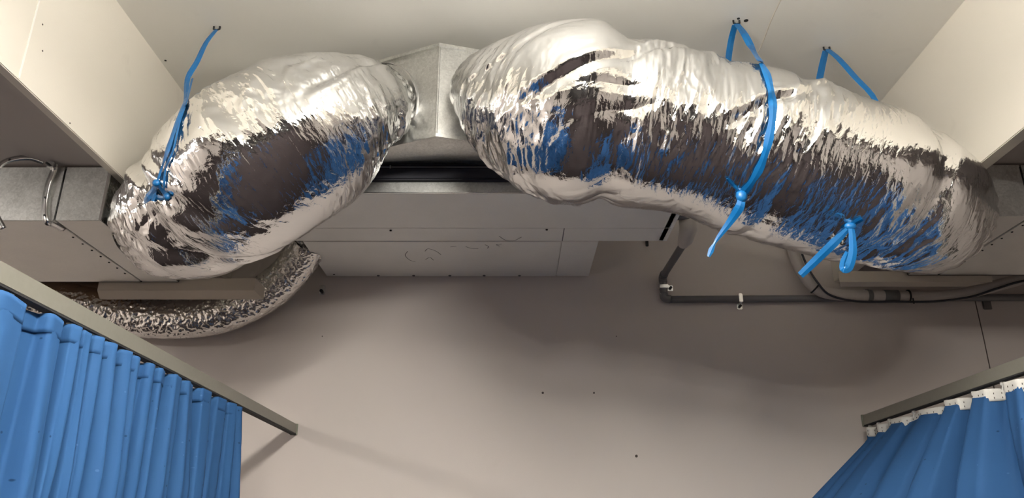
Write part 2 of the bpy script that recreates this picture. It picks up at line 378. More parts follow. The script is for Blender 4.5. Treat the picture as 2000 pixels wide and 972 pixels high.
# ================================================================== SUPPLY PLENUM
t = thing('supply_plenum', 'folded galvanised plenum box with a centre ridge between the foil ducts', 'air duct', (-0.29, 2.8, 1.452))
XRdg, YF = -0.29, 2.625
Lx, Rx = -0.77, 0.20
yl, yr = YF + (XRdg - Lx) * 0.46, YF + (Rx - XRdg) * 0.30
z0, z1 = 1.452, 1.86
for nm, pts in (('face_panel', [(XRdg, YF), (Lx, yl), (Lx, yl + 0.008), (XRdg, YF + 0.008)]), ('face_panel', [(XRdg, YF), (XRdg, YF + 0.008), (Rx, yr + 0.008), (Rx, yr)])):
    bm = NB(); prism(bm, pts, z0, z1); obj(nm, bm, 'galv', t)
bm = NB(); prism(bm, [(XRdg, YF + 0.01), (Lx, yl + 0.01), (Lx, 2.96), (Rx, 2.96), (Rx, yr + 0.01)], z0 + 0.02, z1); obj('body', bm, 'galv', t)
# rolled underside: runs back and curves up into the outlet
prof = [(0.0, 0.0), (0.06, -0.004), (0.12, -0.004), (0.17, 0.002), (0.21, 0.014), (0.245, 0.035), (0.265, 0.06)]
bm = NB(); rows = []
for f, dz in prof:
    row = []
    for x in np.linspace(Lx, Rx, 13):
        ys = YF + ((XRdg - x) * 0.46 if x < XRdg else (x - XRdg) * 0.30)
        row.append(bm.verts.new((x, ys + (2.905 - ys) * f / 0.265, z0 + dz)))
    rows.append(row)
for i in range(len(rows) - 1):
    for k in range(12): bm.faces.new((rows[i][k], rows[i + 1][k], rows[i + 1][k + 1], rows[i][k + 1]))
obj('underside', bm, 'galv', t, True)
bm = NB(); tube(bm, [(XRdg, YF - 0.002, z0), (XRdg, YF - 0.002, z1)], 0.005, 8); obj('ridge_seam', bm, 'galv', t)
for zz in (z0, z1):
    bm = NB(); prism(bm, [(XRdg, YF - 0.012), (Lx, yl - 0.012), (Lx, yl + 0.004), (XRdg, YF + 0.004)], zz - 0.007, zz + 0.007); obj('seam_strip', bm, 'galv', t)
    bm = NB(); prism(bm, [(XRdg, YF - 0.012), (XRdg, YF + 0.004), (Rx, yr + 0.004), (Rx, yr - 0.012)], zz - 0.007, zz + 0.007); obj('seam_strip', bm, 'galv', t)
for c, d in (((-0.53, 2.74, 1.645), (-0.42, -0.9, 0)), ((-0.05, 2.70, 1.645), (0.29, -0.95, 0))):
    d = Vector(d).normalized(); c = Vector(c)
    bm = NB(); tube(bm, [c - d * 0.03, c + d * 0.10], 0.148, 40); obj('spigot', bm, 'galv_dark', t, True)

# ================================================================== INSULATED FOIL DUCTS
def foil_duct(label, P, pinch, seedv, nlen, ncir, twist, gather, folds=()):
    """P rows: x, y, z, radius. Returns the thing, the jacket surface grid and its arc length"""
    Q = smooth_path(P, 24); Q, s = resample(Q, nlen)
    C = Q[:, :3]; R = Q[:, 3].copy()
    T = np.gradient(C, axis=0); T /= np.linalg.norm(T, axis=1)[:, None]
    B = np.cross(T, [0, 0, 1.0]); B /= np.linalg.norm(B, axis=1)[:, None]
    N = np.cross(B, T)
    for s0, dep, wd in pinch: R -= dep * np.exp(-((s - s0) / wd) ** 2)
    ph = np.linspace(0, 2 * PI, ncir, endpoint=False) + PI * 0.75
    S, PH = np.meshgrid(s, ph, indexing='ij'); RR = np.repeat(R[:, None], ncir, 1)
    R0 = 0.29; L = s[-1]
    def n3(fx, fy, tw, sd):
        a = PH + tw * S
        return perlin(S * fx + sd * 7.3 + seedv, R0 * np.cos(a) * fy + sd * 3.1 + 20, R0 * np.sin(a) * fy + seedv + 30 + sd)
    low = n3(3.2, 3.2, 0, 1)
    mask = np.clip(0.50 + 1.7 * n3(3.6, 3.0, 0.8, 2), 0.12, 1.0)
    warp = 0.35 * n3(7, 7, 0, 9)
    def rid(fx, fy, tw, sd):
        a = PH + tw * S + warp * 0.25
        v = perlin((S + warp * 0.04) * fx + sd * 5.7 + seedv, R0 * np.cos(a) * fy + sd * 2.3 + 11, R0 * np.sin(a) * fy + seedv + 41 + sd)
        return 1 - np.sqrt(v * v + 0.0005) * 1.9
    c1 = rid(8, 2.6, twist, 3); c2 = rid(19, 4.5, twist * 1.15, 4); c3 = rid(42, 9, twist * 0.85, 5); c4 = rid(24, 16, -twist * 0.5, 6); c5 = rid(85, 20, twist, 8)
    D = 0.022 * low + mask * (0.013 * (c1 - 0.6) + 0.0095 * (c2 - 0.6) + 0.0042 * (c3 - 0.6) + 0.0028 * (c4 - 0.6)) + (0.35 + 0.65 * mask) * 0.0014 * (c5 - 0.6)
    e0, e1, ga = gather                              # pleats running lengthwise into the tied ends
    env = np.exp(-(S / e0) ** 2) + np.exp(-((L - S) / e1) ** 2)
    k = 26
    pl = np.abs(np.sin((PH * k / 2) + 3 * n3(2, 4, 0, 12))) - 0.6
    D += ga * env * pl
    for s0, dep, wd in pinch:
        ev = np.exp(-((S - s0) / (wd * 1.6)) ** 2)
        D += ev * 0.0055 * (np.abs(np.sin((PH + twist * S) * 6 + 3.5 * n3(4, 4, 0, 14))) - 0.6) * min(1, dep / 0.03)
    for tw, a0, s0, s1, dep, wd in folds:             # single deep creases running obliquely round the jacket
        a = (PH % (2 * PI)) + tw * S - a0 + 0.12 * n3(6, 6, 0, 21)
        win = 1 / (1 + np.exp(-(S - s0) / 0.02)) / (1 + np.exp((S - s1) / 0.02))
        D += win * dep * (-np.exp(-(a / wd) ** 2) + 0.8 * np.exp(-((a + 1.9 * wd) / (1.1 * wd)) ** 2))
    sq = 1 - 0.03 * np.cos(2 * PH)                   # slightly wider than high
    Z = (RR + D) * sq
    X = C[:, None, :] + Z[..., None] * (np.cos(PH)[..., None] * N[:, None, :] + np.sin(PH)[..., None] * B[:, None, :])
    X[..., 2] = np.minimum(X[..., 2], CEIL - 0.004 - 0.003 * (1 + D * 30))
    UV = np.stack([S, (PH - PH[0, 0]) * R0], -1)
    th = thing('insulated_duct', label, 'air duct', tuple(C[len(C) // 2]))
    j = grid_object('foil_jacket', X, UV, 'foil', th, wrap=True)
    return th, X, s, (C, T, N, B)
LP = [(-0.515, 2.715, 1.645, 0.150), (-0.545, 2.645, 1.615, 0.165), (-0.60, 2.56, 1.535, 0.225), (-0.744, 2.50, 1.40, 0.300), (-0.916, 2.50, 1.265, 0.300),
      (-1.116, 2.62, 1.185, 0.278), (-1.24, 2.73, 1.165, 0.255), (-1.32, 2.80, 1.172, 0.232), (-1.38, 2.85, 1.19, 0.205)]
ductL, XLg, sL, frL = foil_duct('shorter silver foil-wrapped duct on the left, tied by one blue strap', LP, [(0.20, 0.010, 0.025), (0.90, 0.026, 0.045)], 1.0, 520, 600, 2.6, (0.13, 0.16, 0.009),
                                folds=[(2.6, 5.75, 0.12, 0.42, 0.012, 0.07), (2.6, 6.25, 0.16, 0.40, 0.010, 0.06), (-6, -0.57, 0.72, 1.02, 0.012, 0.16), (-6, -0.05, 0.72, 0.98, 0.009, 0.12), (-5, -1.1, 0.78, 1.05, 0.010, 0.14)])
RP = [(-0.06, 2.70, 1.645, 0.150), (-0.05, 2.66, 1.635, 0.165), (-0.02, 2.60, 1.61, 0.215), (0.112, 2.48, 1.485, 0.300), (0.271, 2.40, 1.408, 0.332), (0.467, 2.40, 1.369, 0.300),
      (0.718, 2.42, 1.32, 0.287), (0.988, 2.45, 1.245, 0.293), (1.234, 2.50, 1.185, 0.290), (1.44, 2.61, 1.160, 0.265), (1.55, 2.71, 1.17, 0.242), (1.63, 2.79, 1.19, 0.212)]
ductR, XRg, sR, frR = foil_duct('longer bulging silver foil-wrapped duct on the right, tied by two blue straps', RP, [(0.62, 0.036, 0.05), (1.18, 0.012, 0.03), (1.60, 0.028, 0.035)], 4.0, 760, 640, 2.6, (0.16, 0.12, 0.009),
                                folds=[(3.1, 3.28, 0.46, 0.80, 0.009, 0.075), (2.8, 4.55, 0.95, 1.25, 0.009, 0.07), (3.0, 2.45, 0.22, 0.50, 0.004, 0.05)])
def bvh_of(X):
    n, m = X.shape[:2]; idx = np.arange(n * m).reshape(n, m)
    a = idx[:-1, :]; b = np.roll(idx, -1, 1)[:-1, :]; c = np.roll(idx, -1, 1)[1:, :]; d = idx[1:, :]
    return BVHTree.FromPolygons([tuple(p) for p in X.reshape(-1, 3).tolist()], np.stack([a, b, c, d], -1).reshape(-1, 4).tolist())
bvL, bvR = bvh_of(XLg[::4, ::4]), bvh_of(XRg[::4, ::4])
def collar(parent, fr, i, r, mat='galv_dark'):
    C, T, N, B = fr; c, tt = Vector(C[i]), Vector(T[i])
    bm = NB(); tube(bm, [c - tt * 0.012, c - tt * 0.006, c + tt * 0.006, c + tt * 0.012], [r, r + 0.004, r + 0.004, r], 48, False); return obj('collar_band', bm, mat, parent, True)
collar(ductL, frL, 6, 0.162, 'fine'); collar(ductR, frR, 6, 0.160, 'galv_dark')

# ================================================================== RECTANGULAR METAL DUCTS
def rect_duct(label, xs, xi, xseam, sgn, spig, Y0=2.71, Y1=3.45, Z0=1.14, Z1=1.362):
    """xi inner end, xseam where the end box meets the run, xs far end; sgn = +1 when the end looks to +x"""
    t = thing('metal_duct', label, 'air duct', ((xs + xi) / 2, (Y0 + Y1) / 2, Z0))
    g = 0.004 * sgn
    bm = NB(); box(bm, xs, xseam - g, Y0 + 0.006, Y1, Z0, Z1, 0.002); obj('duct_run', bm, 'duct', t)
    bm = NB(); box(bm, xseam + g, xi, Y0 + 0.006, Y1, Z0, Z1, 0.002); obj('end_box', bm, 'duct', t)
    bm = NB(); box(bm, xseam - g, xseam + g, Y0 + 0.006, Y1 - 0.01, Z0 + 0.006, Z1 - 0.004); obj('joint', bm, 'black', t)
    bm = NB(); box(bm, xs, xseam - g, Y0, Y0 + 0.006, Z0, Z1); obj('front_sheet', bm, 'galv', t)
    bm = NB(); box(bm, xseam + g, xi, Y0, Y0 + 0.006, Z0, Z1); obj('front_sheet', bm, 'galv', t)
    bm = NB(); box(bm, xi - 0.004, xi + 0.006, Y0 - 0.003, Y0 + 0.004, Z0, Z1); obj('corner_seam', bm, 'fine', t)
    bm = NB(); box(bm, xi, xi + 0.003 * sgn, Y0, Y1, Z0, Z1); obj('end_plate', bm, 'galv_dark', t)
    bm = NB(); box(bm, xs, xi, Y1 - 0.002, Y1 + 0.002, Z0 - 0.0015, Z0 + 0.004); obj('rear_seam', bm, 'black', t)
    for k in range(9):
        f = 0.02 + 0.1 * k; bm = NB(); ball(bm, (xseam - 0.02 * sgn, Y0 + (Y1 - Y0) * f + 0.01, Z0 - 0.001), 0.0045, (1, 1, 0.6)); obj('rivet', bm, 'black', t)
    P = smooth_path(spig, 6); bm = NB(); tube(bm, P[:, :3], P[:, 3], 44, False); obj('spigot', bm, 'galv_dark', t, True)
    return t
rect_duct('rectangular galvanised duct under the low left ceiling', -4.59, -1.556, -1.728, 1,
          [(-1.555, 2.945, 1.222, 0.138), (-1.50, 2.935, 1.222, 0.140), (-1.42, 2.91, 1.215, 0.147), (-1.34, 2.87, 1.205, 0.147), (-1.25, 2.80, 1.19, 0.145)])
rect_duct('rectangular galvanised duct in the dark under the low right ceiling', 4.59, 1.815, 1.955, -1,
          [(1.813, 2.935, 1.222, 0.138), (1.76, 2.915, 1.220, 0.145), (1.70, 2.86, 1.212, 0.148), (1.64, 2.80, 1.20, 0.150), (1.56, 2.73, 1.19, 0.145)], Z0=1.15, Y0=2.69, Y1=3.38)
# painted boards behind the ducts
bm = NB(); prism(bm, [(-1.99, 3.60), (-1.93, 3.456), (-1.20, 3.456), (-1.20, 3.60)], 1.10, 1.16); o = obj('painted_board', bm, 'tray'); tag(o, 'beige painted board behind the left metal duct, above the thin foil duct', 'board')
bm = NB(); prism(bm, [(2.20, 3.386), (2.12, 3.455), (1.53, 3.455), (1.50, 3.386)], 1.118, 1.17); o = obj('painted_board', bm, 'tray'); tag(o, 'beige painted board behind the right metal duct, above the white pipe', 'board')
bm = NB(); box(bm, -3.2, -2.02, 3.62, 3.99, 1.275, 1.36, 0.004); o = obj('timber_block', bm, 'kraft'); tag(o, 'brown timber block at the wall behind the left curtain track', 'timber')

# perforated metal hanger straps on the left duct
def perforated(name_label, pts, wd, nrm, holes):
    t = thing('hanger_strap', name_label, 'strap', pts[0])
    Q = smooth_path(pts, 8); bm = NB(); ribbon(bm, [tuple(q) for q in Q], wd, nrm, 0.0007); obj('strap_band', bm, 'fine', t, True)
    for f in holes:
        i = int(f * (len(Q) - 1)); n = nrm[i] if hasattr(nrm[0], '__len__') else nrm
        bm = NB(); disc(bm, Vector(Q[i]) + Vector(n).normalized() * 0.0042, 0.0045, n, 0.0008, 10); obj('hole', bm, 'black', t)
    return t
st = perforated('narrow galvanised strap running down the front of the left metal duct', [(-1.765, 2.69, SOFFIT - 0.002), (-1.768, 2.700, 1.34), (-1.775, 2.700, 1.28), (-1.772, 2.703, 1.20), (-1.755, 2.704, 1.138), (-1.745, 2.73, 1.134), (-1.74, 2.80, 1.136)], 0.026, (0, -1, -0.15), (0.45, 0.62))
bm = NB(); box(bm, -1.785, -1.755, 2.675, 2.70, 1.345, 1.371, 0.003); obj('strap_fold', bm, 'fine', st)
bm = NB(); tube(bm, [(-1.775, 2.69, 1.36), (-1.775, 2.66, 1.356)], 0.005, 10); obj('bolt', bm, 'black', st)
perforated('loose galvanised strap looping out in front of the left metal duct', [(-1.80, 2.68, SOFFIT - 0.002), (-1.84, 2.64, 1.368), (-1.89, 2.60, 1.33), (-1.91, 2.585, 1.27), (-1.90, 2.58, 1.20), (-1.87, 2.585, 1.12), (-1.835, 2.60, 1.06)], 0.022, (0.25, -1, -0.1), (0.3, 0.52, 0.62, 0.72, 0.82, 0.93))

# ================================================================== THIN FOIL DUCT
SP = [(-2.75, 3.78, 1.19, 0.093), (-2.36, 3.82, 1.166, 0.094), (-2.159, 3.85, 1.134, 0.095), (-1.95, 3.87, 1.09, 0.096), (-1.715, 3.875, 1.077, 0.096), (-1.508, 3.875, 1.105, 0.097), (-1.326, 3.86, 1.180, 0.096),
      (-1.19, 3.81, 1.262, 0.094), (-1.09, 3.74, 1.345, 0.09), (-1.02, 3.66, 1.42, 0.088)]
Q = smooth_path(SP, 16); Q, s = resample(Q, 520)
C = Q[:, :3]; T = np.gradient(C, axis=0); T /= np.linalg.norm(T, axis=1)[:, None]
B = np.cross(T, [0, 0, 1.0]); B /= np.linalg.norm(B, axis=1)[:, None]; N = np.cross(B, T)
ncir = 150; ph = np.linspace(0, 2 * PI, ncir, endpoint=False) + PI * 0.8
S, PH = np.meshgrid(s, ph, indexing='ij')
def r2(fx, fy, sd):
    v = perlin(S * fx + sd, 0.1 * np.cos(PH) * fy + sd + 9, 0.1 * np.sin(PH) * fy + 17); return 1 - np.sqrt(v * v + 0.002) * 2
D = 0.0026 * np.abs(np.sin(S * 2 * PI / 0.075 / 2 + PH / 2)) + 0.0050 * r2(30, 30, 2) + 0.0032 * r2(70, 60, 5)
Z = Q[:, 3][:, None] + D - 0.004
X = C[:, None, :] + Z[..., None] * (np.cos(PH)[..., None] * N[:, None, :] + np.sin(PH)[..., None] * B[:, None, :])
X[..., 1] = np.minimum(X[..., 1], WALL - 0.002)
t = thing('flexible_duct', 'thin crinkled foil flexible duct sagging along the back wall at left', 'air duct', (-1.7, 3.87, 1.08))
grid_object('foil_sleeve', X, np.stack([S, PH * 0.095], -1), 'foil2', t, wrap=True)
cc = Vector(C[-1]); tt = Vector(T[-1])
bm = NB(); tube(bm, [cc - tt * 0.02, cc + tt * 0.05], 0.088, 32); obj('end_collar', bm, 'galv_dark', t, True)

# ================================================================== BLUE STRAPS
def fix(bv, X, fr, pts, off=0.006):
    """lay rough points onto the visible front of the duct's jacket; returns surface points and outward directions"""
    C = fr[0]; out, nn = [], []
    for p in pts:
        d = Vector(p).normalized()
        h = bv.ray_cast(Vector((0, 0, 0)), d)
        q = h[0] if h[0] is not None else Vector(p)
        i = int(np.argmin(np.linalg.norm(C - np.array(q), axis=1))); n = (q - Vector(C[i])).normalized()
        out.append(q + n * off); nn.append(n)
    return out, nn
def strap_from(name_bm, pts, wd, nrm): ribbon(name_bm, pts, wd, nrm, 0.0012)
FACE = Vector((0, -1, -0.35))
def hook(parent, x, y):
    bm = NB(); tube(bm, [(x - 0.012, y, CEIL), (x - 0.012, y, CEIL - 0.012), (x, y, CEIL - 0.017), (x + 0.012, y, CEIL - 0.012), (x + 0.012, y, CEIL)], 0.004, 8); return obj('hook', bm, 'black', parent)
def strand(parent, free, onpts, wd, bv, X, fr, name='strand', tail=None):
    """free: points in the air; onpts: rough points near the duct, laid onto its surface"""
    pts = [Vector(p) for p in free]; nr = [FACE.copy() for _ in free]
    if onpts:
        o, n = fix(bv, X, fr, [tuple(q) for q in smooth_path(onpts, 5)]); pts += o; nr += n
    if tail: pts += [Vector(p) for p in tail]; nr += [FACE.copy() for _ in tail]
    Q = smooth_path([tuple(p) for p in pts], 3); NN = smooth_path([tuple(n) for n in nr], 3)
    wds = np.interp(np.linspace(0, 1, len(Q)), np.linspace(0, 1, len(wd)), wd) if hasattr(wd, '__len__') else [wd] * len(Q)
    w_ = [wds[i] * (0.88 + 0.12 * math.sin(i * 0.35)) for i in range(len(Q))]
    bm = NB(); ribbon(bm, [tuple(q) for q in Q], w_, [tuple(n) for n in NN], 0.0012); return obj(name, bm, 'strap', parent)

# left strap: one hook, two strands knotted low on the duct's end
t = thing('tie_strap', 'long blue plastic strap holding up the shorter left foil duct', 'strap', (-1.191, 2.622, CEIL))
hook(t, -1.191, 2.622)
fr_ = [(-1.191, 2.622, CEIL - 0.014), (-1.195, 2.56, 1.83), (-1.19, 2.50, 1.70), (-1.195, 2.46, 1.60)]
strand(t, fr_, [(-1.155, 2.4, 1.473), (-1.174, 2.4, 1.359), (-1.187, 2.4, 1.269), (-1.200, 2.4, 1.18), (-1.205, 2.4, 1.145)], [0.018, 0.026, 0.024, 0.028, 0.024, 0.014, 0.012, 0.010], bvL, XLg, frL)
strand(t, [(-1.178, 2.46, 1.60)], [(-1.150, 2.4, 1.46), (-1.163, 2.4, 1.36), (-1.168, 2.4, 1.27), (-1.183, 2.4, 1.20), (-1.178, 2.4, 1.125)], 0.012, bvL, XLg, frL)
strand(t, [], [(-1.205, 2.4, 1.145), (-1.215, 2.4, 1.115), (-1.235, 2.4, 1.078)], 0.026, bvL, XLg, frL, 'tail')
strand(t, [], [(-1.205, 2.4, 1.145), (-1.205, 2.4, 1.11), (-1.208, 2.4, 1.080)], 0.018, bvL, XLg, frL, 'tail')
strand(t, [], [(-1.203, 2.4, 1.145), (-1.183, 2.4, 1.12), (-1.160, 2.4, 1.098), (-1.170, 2.4, 1.092), (-1.200, 2.4, 1.094)], 0.018, bvL, XLg, frL, 'tail')
kp, kn = fix(bvL, XLg, frL, [(-1.204, 2.4, 1.147), (-1.160, 2.4, 1.098)], 0.010)
for q in kp:
    bm = NB(); ball(bm, q, 0.012, (1, 0.8, 1.1)); obj('knot', bm, 'strap', t, True)
# middle strap
t = thing('tie_strap', 'blue plastic strap down the front of the right foil duct with one pointed tail', 'strap', (0.895, 2.583, CEIL), 'blue straps round the right duct')
hook(t, 0.895, 2.583)
strand(t, [(0.895, 2.583, CEIL - 0.016), (0.898, 2.52, 1.84), (0.905, 2.47, 1.73)], [(0.82, 2.2, 1.497), (0.839, 2.2, 1.438), (0.845, 2.2, 1.341), (0.83, 2.2, 1.246), (0.793, 2.2, 1.136), (0.753, 2.2, 1.064), (0.712, 2.2, 1.015)], 0.029, bvR, XRg, frR)
strand(t, [(0.890, 2.590, CEIL - 0.016), (0.888, 2.66, 1.90), (0.885, 2.73, 1.82), (0.88, 2.80, 1.66), (0.86, 2.80, 1.50)], [], 0.026, bvR, XRg, frR)
kp, kn = fix(bvR, XRg, frR, [(0.712, 2.2, 1.015)], 0.014)
bm = NB(); ball(bm, kp[0], 0.021, (0.9, 0.7, 1.1)); obj('knot', bm, 'strap', t, True)
k0 = kp[0]
e1 = Vector((0.701, 2.28, 0.998)); 
Q = smooth_path([tuple(k0), tuple(k0 + Vector((-0.008, 0.0, -0.035))), tuple(k0 + Vector((-0.035, 0.03, -0.075))), tuple(k0 + Vector((-0.075, 0.05, -0.125))), tuple(k0 + Vector((-0.092, 0.055, -0.152))), tuple(k0 + Vector((-0.108, 0.06, -0.185)))], 5)
wd = np.interp(np.linspace(0, 1, len(Q)), [0, 0.25, 0.68, 0.74, 0.88, 1], [0.02, 0.032, 0.009, 0.008, 0.019, 0.010])
bm = NB(); ribbon(bm, [tuple(q) for q in Q], list(wd), tuple(FACE), 0.0015); obj('tail', bm, 'strap', t)
strand(t, [], [(0.712, 2.2, 1.015), (0.695, 2.2, 1.04), (0.672, 2.2, 1.07)], 0.012, bvR, XRg, frR, 'tail')
# right strap
t = thing('tie_strap', 'blue plastic strap biting into the right foil duct near the cream downstand', 'strap', (1.322, 2.761, CEIL), 'blue straps round the right duct')
hook(t, 1.322, 2.761)
strand(t, [(1.322, 2.755, CEIL - 0.016), (1.335, 2.70, 1.85), (1.36, 2.64, 1.72), (1.385, 2.59, 1.61), (1.40, 2.58, 1.52), (1.41, 2.60, 1.44)], [], 0.025, bvR, XRg, frR)
strand(t, [(1.318, 2.765, CEIL - 0.016), (1.31, 2.82, 1.87), (1.303, 2.86, 1.80), (1.30, 2.90, 1.66), (1.29, 2.90, 1.5)], [], 0.030, bvR, XRg, frR)
kp, kn = fix(bvR, XRg, frR, [(1.127, 2.4, 0.995)], 0.012); k0 = kp[0]
bm = NB(); ball(bm, k0, 0.017, (1.2, 0.8, 0.9)); obj('knot', bm, 'strap', t, True)
strand(t, [], [(1.17, 2.4, 1.02), (1.127, 2.4, 0.995), (1.09, 2.38, 0.965)], 0.022, bvR, XRg, frR, 'tail')
def hang(offs, wd, name='tail', nrm=FACE):
    Q = smooth_path([tuple(k0 + Vector(o)) for o in offs], 5); ws = np.interp(np.linspace(0, 1, len(Q)), np.linspace(0, 1, len(wd)), wd)
    bm = NB(); ribbon(bm, [tuple(q) for q in Q], list(ws), tuple(nrm), 0.0018); obj(name, bm, 'strap', t)
hang([(0, 0, 0), (-0.06, 0.0, -0.055), (-0.115, 0.03, -0.105), (-0.165, 0.05, -0.150)], [0.014, 0.03, 0.028, 0.024])
hang([(0, -0.005, 0), (-0.006, -0.012, -0.05), (-0.016, -0.018, -0.10), (-0.036, -0.02, -0.145), (-0.052, -0.02, -0.150), (-0.044, -0.008, -0.125), (-0.024, -0.002, -0.09)], [0.02, 0.024, 0.028, 0.03, 0.028, 0.024, 0.016])

# ================================================================== PIPES ON THE BACK WALL
t = thing('drain_pipe', 'thin grey drain pipe running from the fan coil down and along the back wall', 'pipe', (0.82, 3.98, 1.215))
R_ = 0.019
bm = NB(); tube(bm, smooth_path([(0.83, 3.40, 1.40), (0.832, 3.44, 1.365), (0.825, 3.52, 1.348), (0.818, 3.75, 1.345), (0.813, 3.94, 1.343), (0.812, 3.972, 1.335), (0.812, 3.976, 1.30), (0.812, 3.978, 1.245), (0.818, 3.978, 1.222), (0.84, 3.978, 1.216)], 5), R_, 14); obj('riser', bm, 'pvc', t, True)
bm = NB(); tube(bm, [(0.835, 3.978, 1.216), (1.9, 3.978, 1.222), (4.5, 3.978, 1.235)], R_, 14); obj('horizontal_run', bm, 'pvc', t, True)
for pts in ([(0.812, 3.93, 1.3435), (0.812, 3.972, 1.338), (0.812, 3.977, 1.31)], [(0.812, 3.978, 1.25), (0.816, 3.978, 1.224), (0.845, 3.978, 1.216)]):
    bm = NB(); tube(bm, smooth_path(pts, 5), 0.0225, 14); obj('elbow', bm, 'pvc', t, True)
bm = NB(); tube(bm, [(0.832, 3.395, 1.47), (0.832, 3.40, 1.385), (0.826, 3.45, 1.352), (0.824, 3.50, 1.349)], [0.042, 0.042, 0.036, 0.026], 18); obj('socket', bm, 'lag', t, True)
bm = NB(); tube(bm, [(0.72, 3.36, 1.452), (0.83, 3.37, 1.452)], 0.034, 18); obj('spigot', bm, 'pvc', t, True)
def clip(x, z, vert, lab):
    c = thing('pipe_clip', lab, 'clip', (x, 3.99, z), 'steel clips on the wall pipes')
    bm = NB()
    if vert: box(bm, x - 0.024, x + 0.024, 3.952, 3.998, z - 0.010, z + 0.010, 0.003)
    else: box(bm, x - 0.010, x + 0.010, 3.952, 3.998, z - 0.024, z + 0.024, 0.003)
    obj('saddle', bm, 'fine', c)
    d = (0.04, 0.0) if vert else (0.0, -0.038)
    bm = NB(); box(bm, x + d[0] - 0.014, x + d[0] + 0.014, 3.99, 3.9985, z + d[1] - 0.016, z + d[1] + 0.016, 0.003); obj('tab', bm, 'fine', c)
    bm = NB(); tube(bm, [(x + d[0], 3.99, z + d[1]), (x + d[0], 3.975, z + d[1])], 0.008, 6); obj('bolt', bm, 'black', c)
clip(0.812, 1.283, True, 'small steel clip holding the vertical end of the grey drain pipe')
clip(1.215, 1.219, False, 'small steel clip holding the horizontal grey drain pipe')
c = thing('wall_anchor', 'steel wall anchor with a bolt under the left corner of the fan coil unit', 'bracket', (-1.02, 3.99, 1.27))
bm = NB(); box(bm, -1.035, -1.005, 3.985, 3.999, 1.245, 1.30, 0.004); obj('plate', bm, 'fine', c)
bm = NB(); tube(bm, [(-1.02, 3.985, 1.262), (-1.02, 3.965, 1.262)], 0.009, 6); obj('bolt', bm, 'black', c)
bm = NB(); box(bm, 0.735, 0.75, 3.985, 3.999, 1.525, 1.565, 0.002); o = obj('wall_fixing', bm, 'black'); tag(o, 'tiny black fixing on the wall right of the fan coil panel', 'fixing')
bm = NB(); box(bm, 2.515, 2.56, 3.99, 3.999, 1.165, 1.235, 0.003); o = obj('wall_plate', bm, 'plate'); tag(o, 'small grey plate on the wall beside the dark joint, under the white pipe', 'plate')

t = thing('lagged_pipe', 'white insulated pipe curving down behind the right foil duct and along the wall', 'pipe', (1.9, 3.93, 1.22))
WP = [(1.50, 3.90, 1.80), (1.505, 3.90, 1.60), (1.510, 3.905, 1.45), (1.545, 3.91, 1.33), (1.62, 3.915, 1.245), (1.74, 3.92, 1.222), (1.90, 3.92, 1.218), (2.20, 3.92, 1.214), (2.38, 3.90, 1.225), (2.56, 3.85, 1.262), (2.75, 3.78, 1.285), (3.4, 3.7, 1.29)]
W2 = smooth_path(WP, 8)
bm = NB(); tube(bm, W2, 0.030, 18); obj('lagging', bm, 'lag', t, True)
bm = NB(); tube(bm, [(1.955, 3.92, 1.217), (2.03, 3.92, 1.216)], 0.0325, 18); obj('tape_wrap', bm, 'tape_grey', t, True)
for x, y, z, ax in ((2.085, 3.92, 1.216, (1, 0, 0)), (1.60, 3.915, 1.258, (0.75, 0, -0.7))):
    a = Vector(ax).normalized() * 0.004; p = Vector((x, y, z)); bm = NB(); tube(bm, [p - a, p + a], 0.0335, 18); obj('cable_tie', bm, 'black', t, True)
bm = NB(); box(bm, 2.088, 2.094, 3.885, 3.89, 1.165, 1.195); obj('tie_tail', bm, 'black', t)
cp = smooth_path([(1.525, 3.875, 1.62), (1.533, 3.872, 1.47), (1.56, 3.872, 1.36), (1.60, 3.872, 1.275), (1.66, 3.882, 1.21), (1.80, 3.90, 1.182), (2.0, 3.90, 1.180), (2.2, 3.89, 1.178), (2.38, 3.865, 1.195), (2.5, 3.83, 1.228), (2.65, 3.78, 1.26), (3.0, 3.7, 1.28)], 6)
bm = NB(); tube(bm, cp, 0.006, 8); o = obj('electric_cable', bm, 'cable', None, True); tag(o, 'thin black cable tied along the white insulated pipe', 'cable')
clip_c = thing('pipe_clip', 'steel clip round the white pipe left of its grey tape', 'clip', (1.88, 3.95, 1.22), 'steel clips on the wall pipes')
bm = NB(); tube(bm, [(1.868, 3.92, 1.218), (1.892, 3.92, 1.218)], 0.0325, 18); obj('saddle', bm, 'tape_grey', clip_c, True)
bm = NB(); box(bm, 1.866, 1.894, 3.935, 3.998, 1.245, 1.262, 0.002); obj('tab', bm, 'fine', clip_c)

# ================================================================== CURTAIN TRACKS
def track(label, x, y0, z0, z1):
    t = thing('curtain_track', label, 'curtain rail', (x, WALL, z0))
    bm = NB(); box(bm, x - 0.014, x + 0.014, y0, WALL - 0.006, z0 + 0.003, z1, 0.0015); obj('rail', bm, 'track', t)
    bm = NB(); box(bm, x - 0.0145, x + 0.0145, y0, WALL - 0.007, z0 - 0.002, z0 + 0.003); obj('glide_slot', bm, 'black', t)
    bm = NB(); box(bm, x - 0.018, x + 0.018, WALL - 0.012, WALL - 0.0005, z0 - 0.003, z1 + 0.003, 0.001); obj('end_cap', bm, 'cap', t)
    return t
TL, TR = -1.10, 1.79
track('pale painted curtain track on the left, one end against the back wall', TL, -0.6, 0.513, 0.562)
track('dim curtain track on the right above the white-taped curtain', TR, -0.6, 0.554, 0.607)

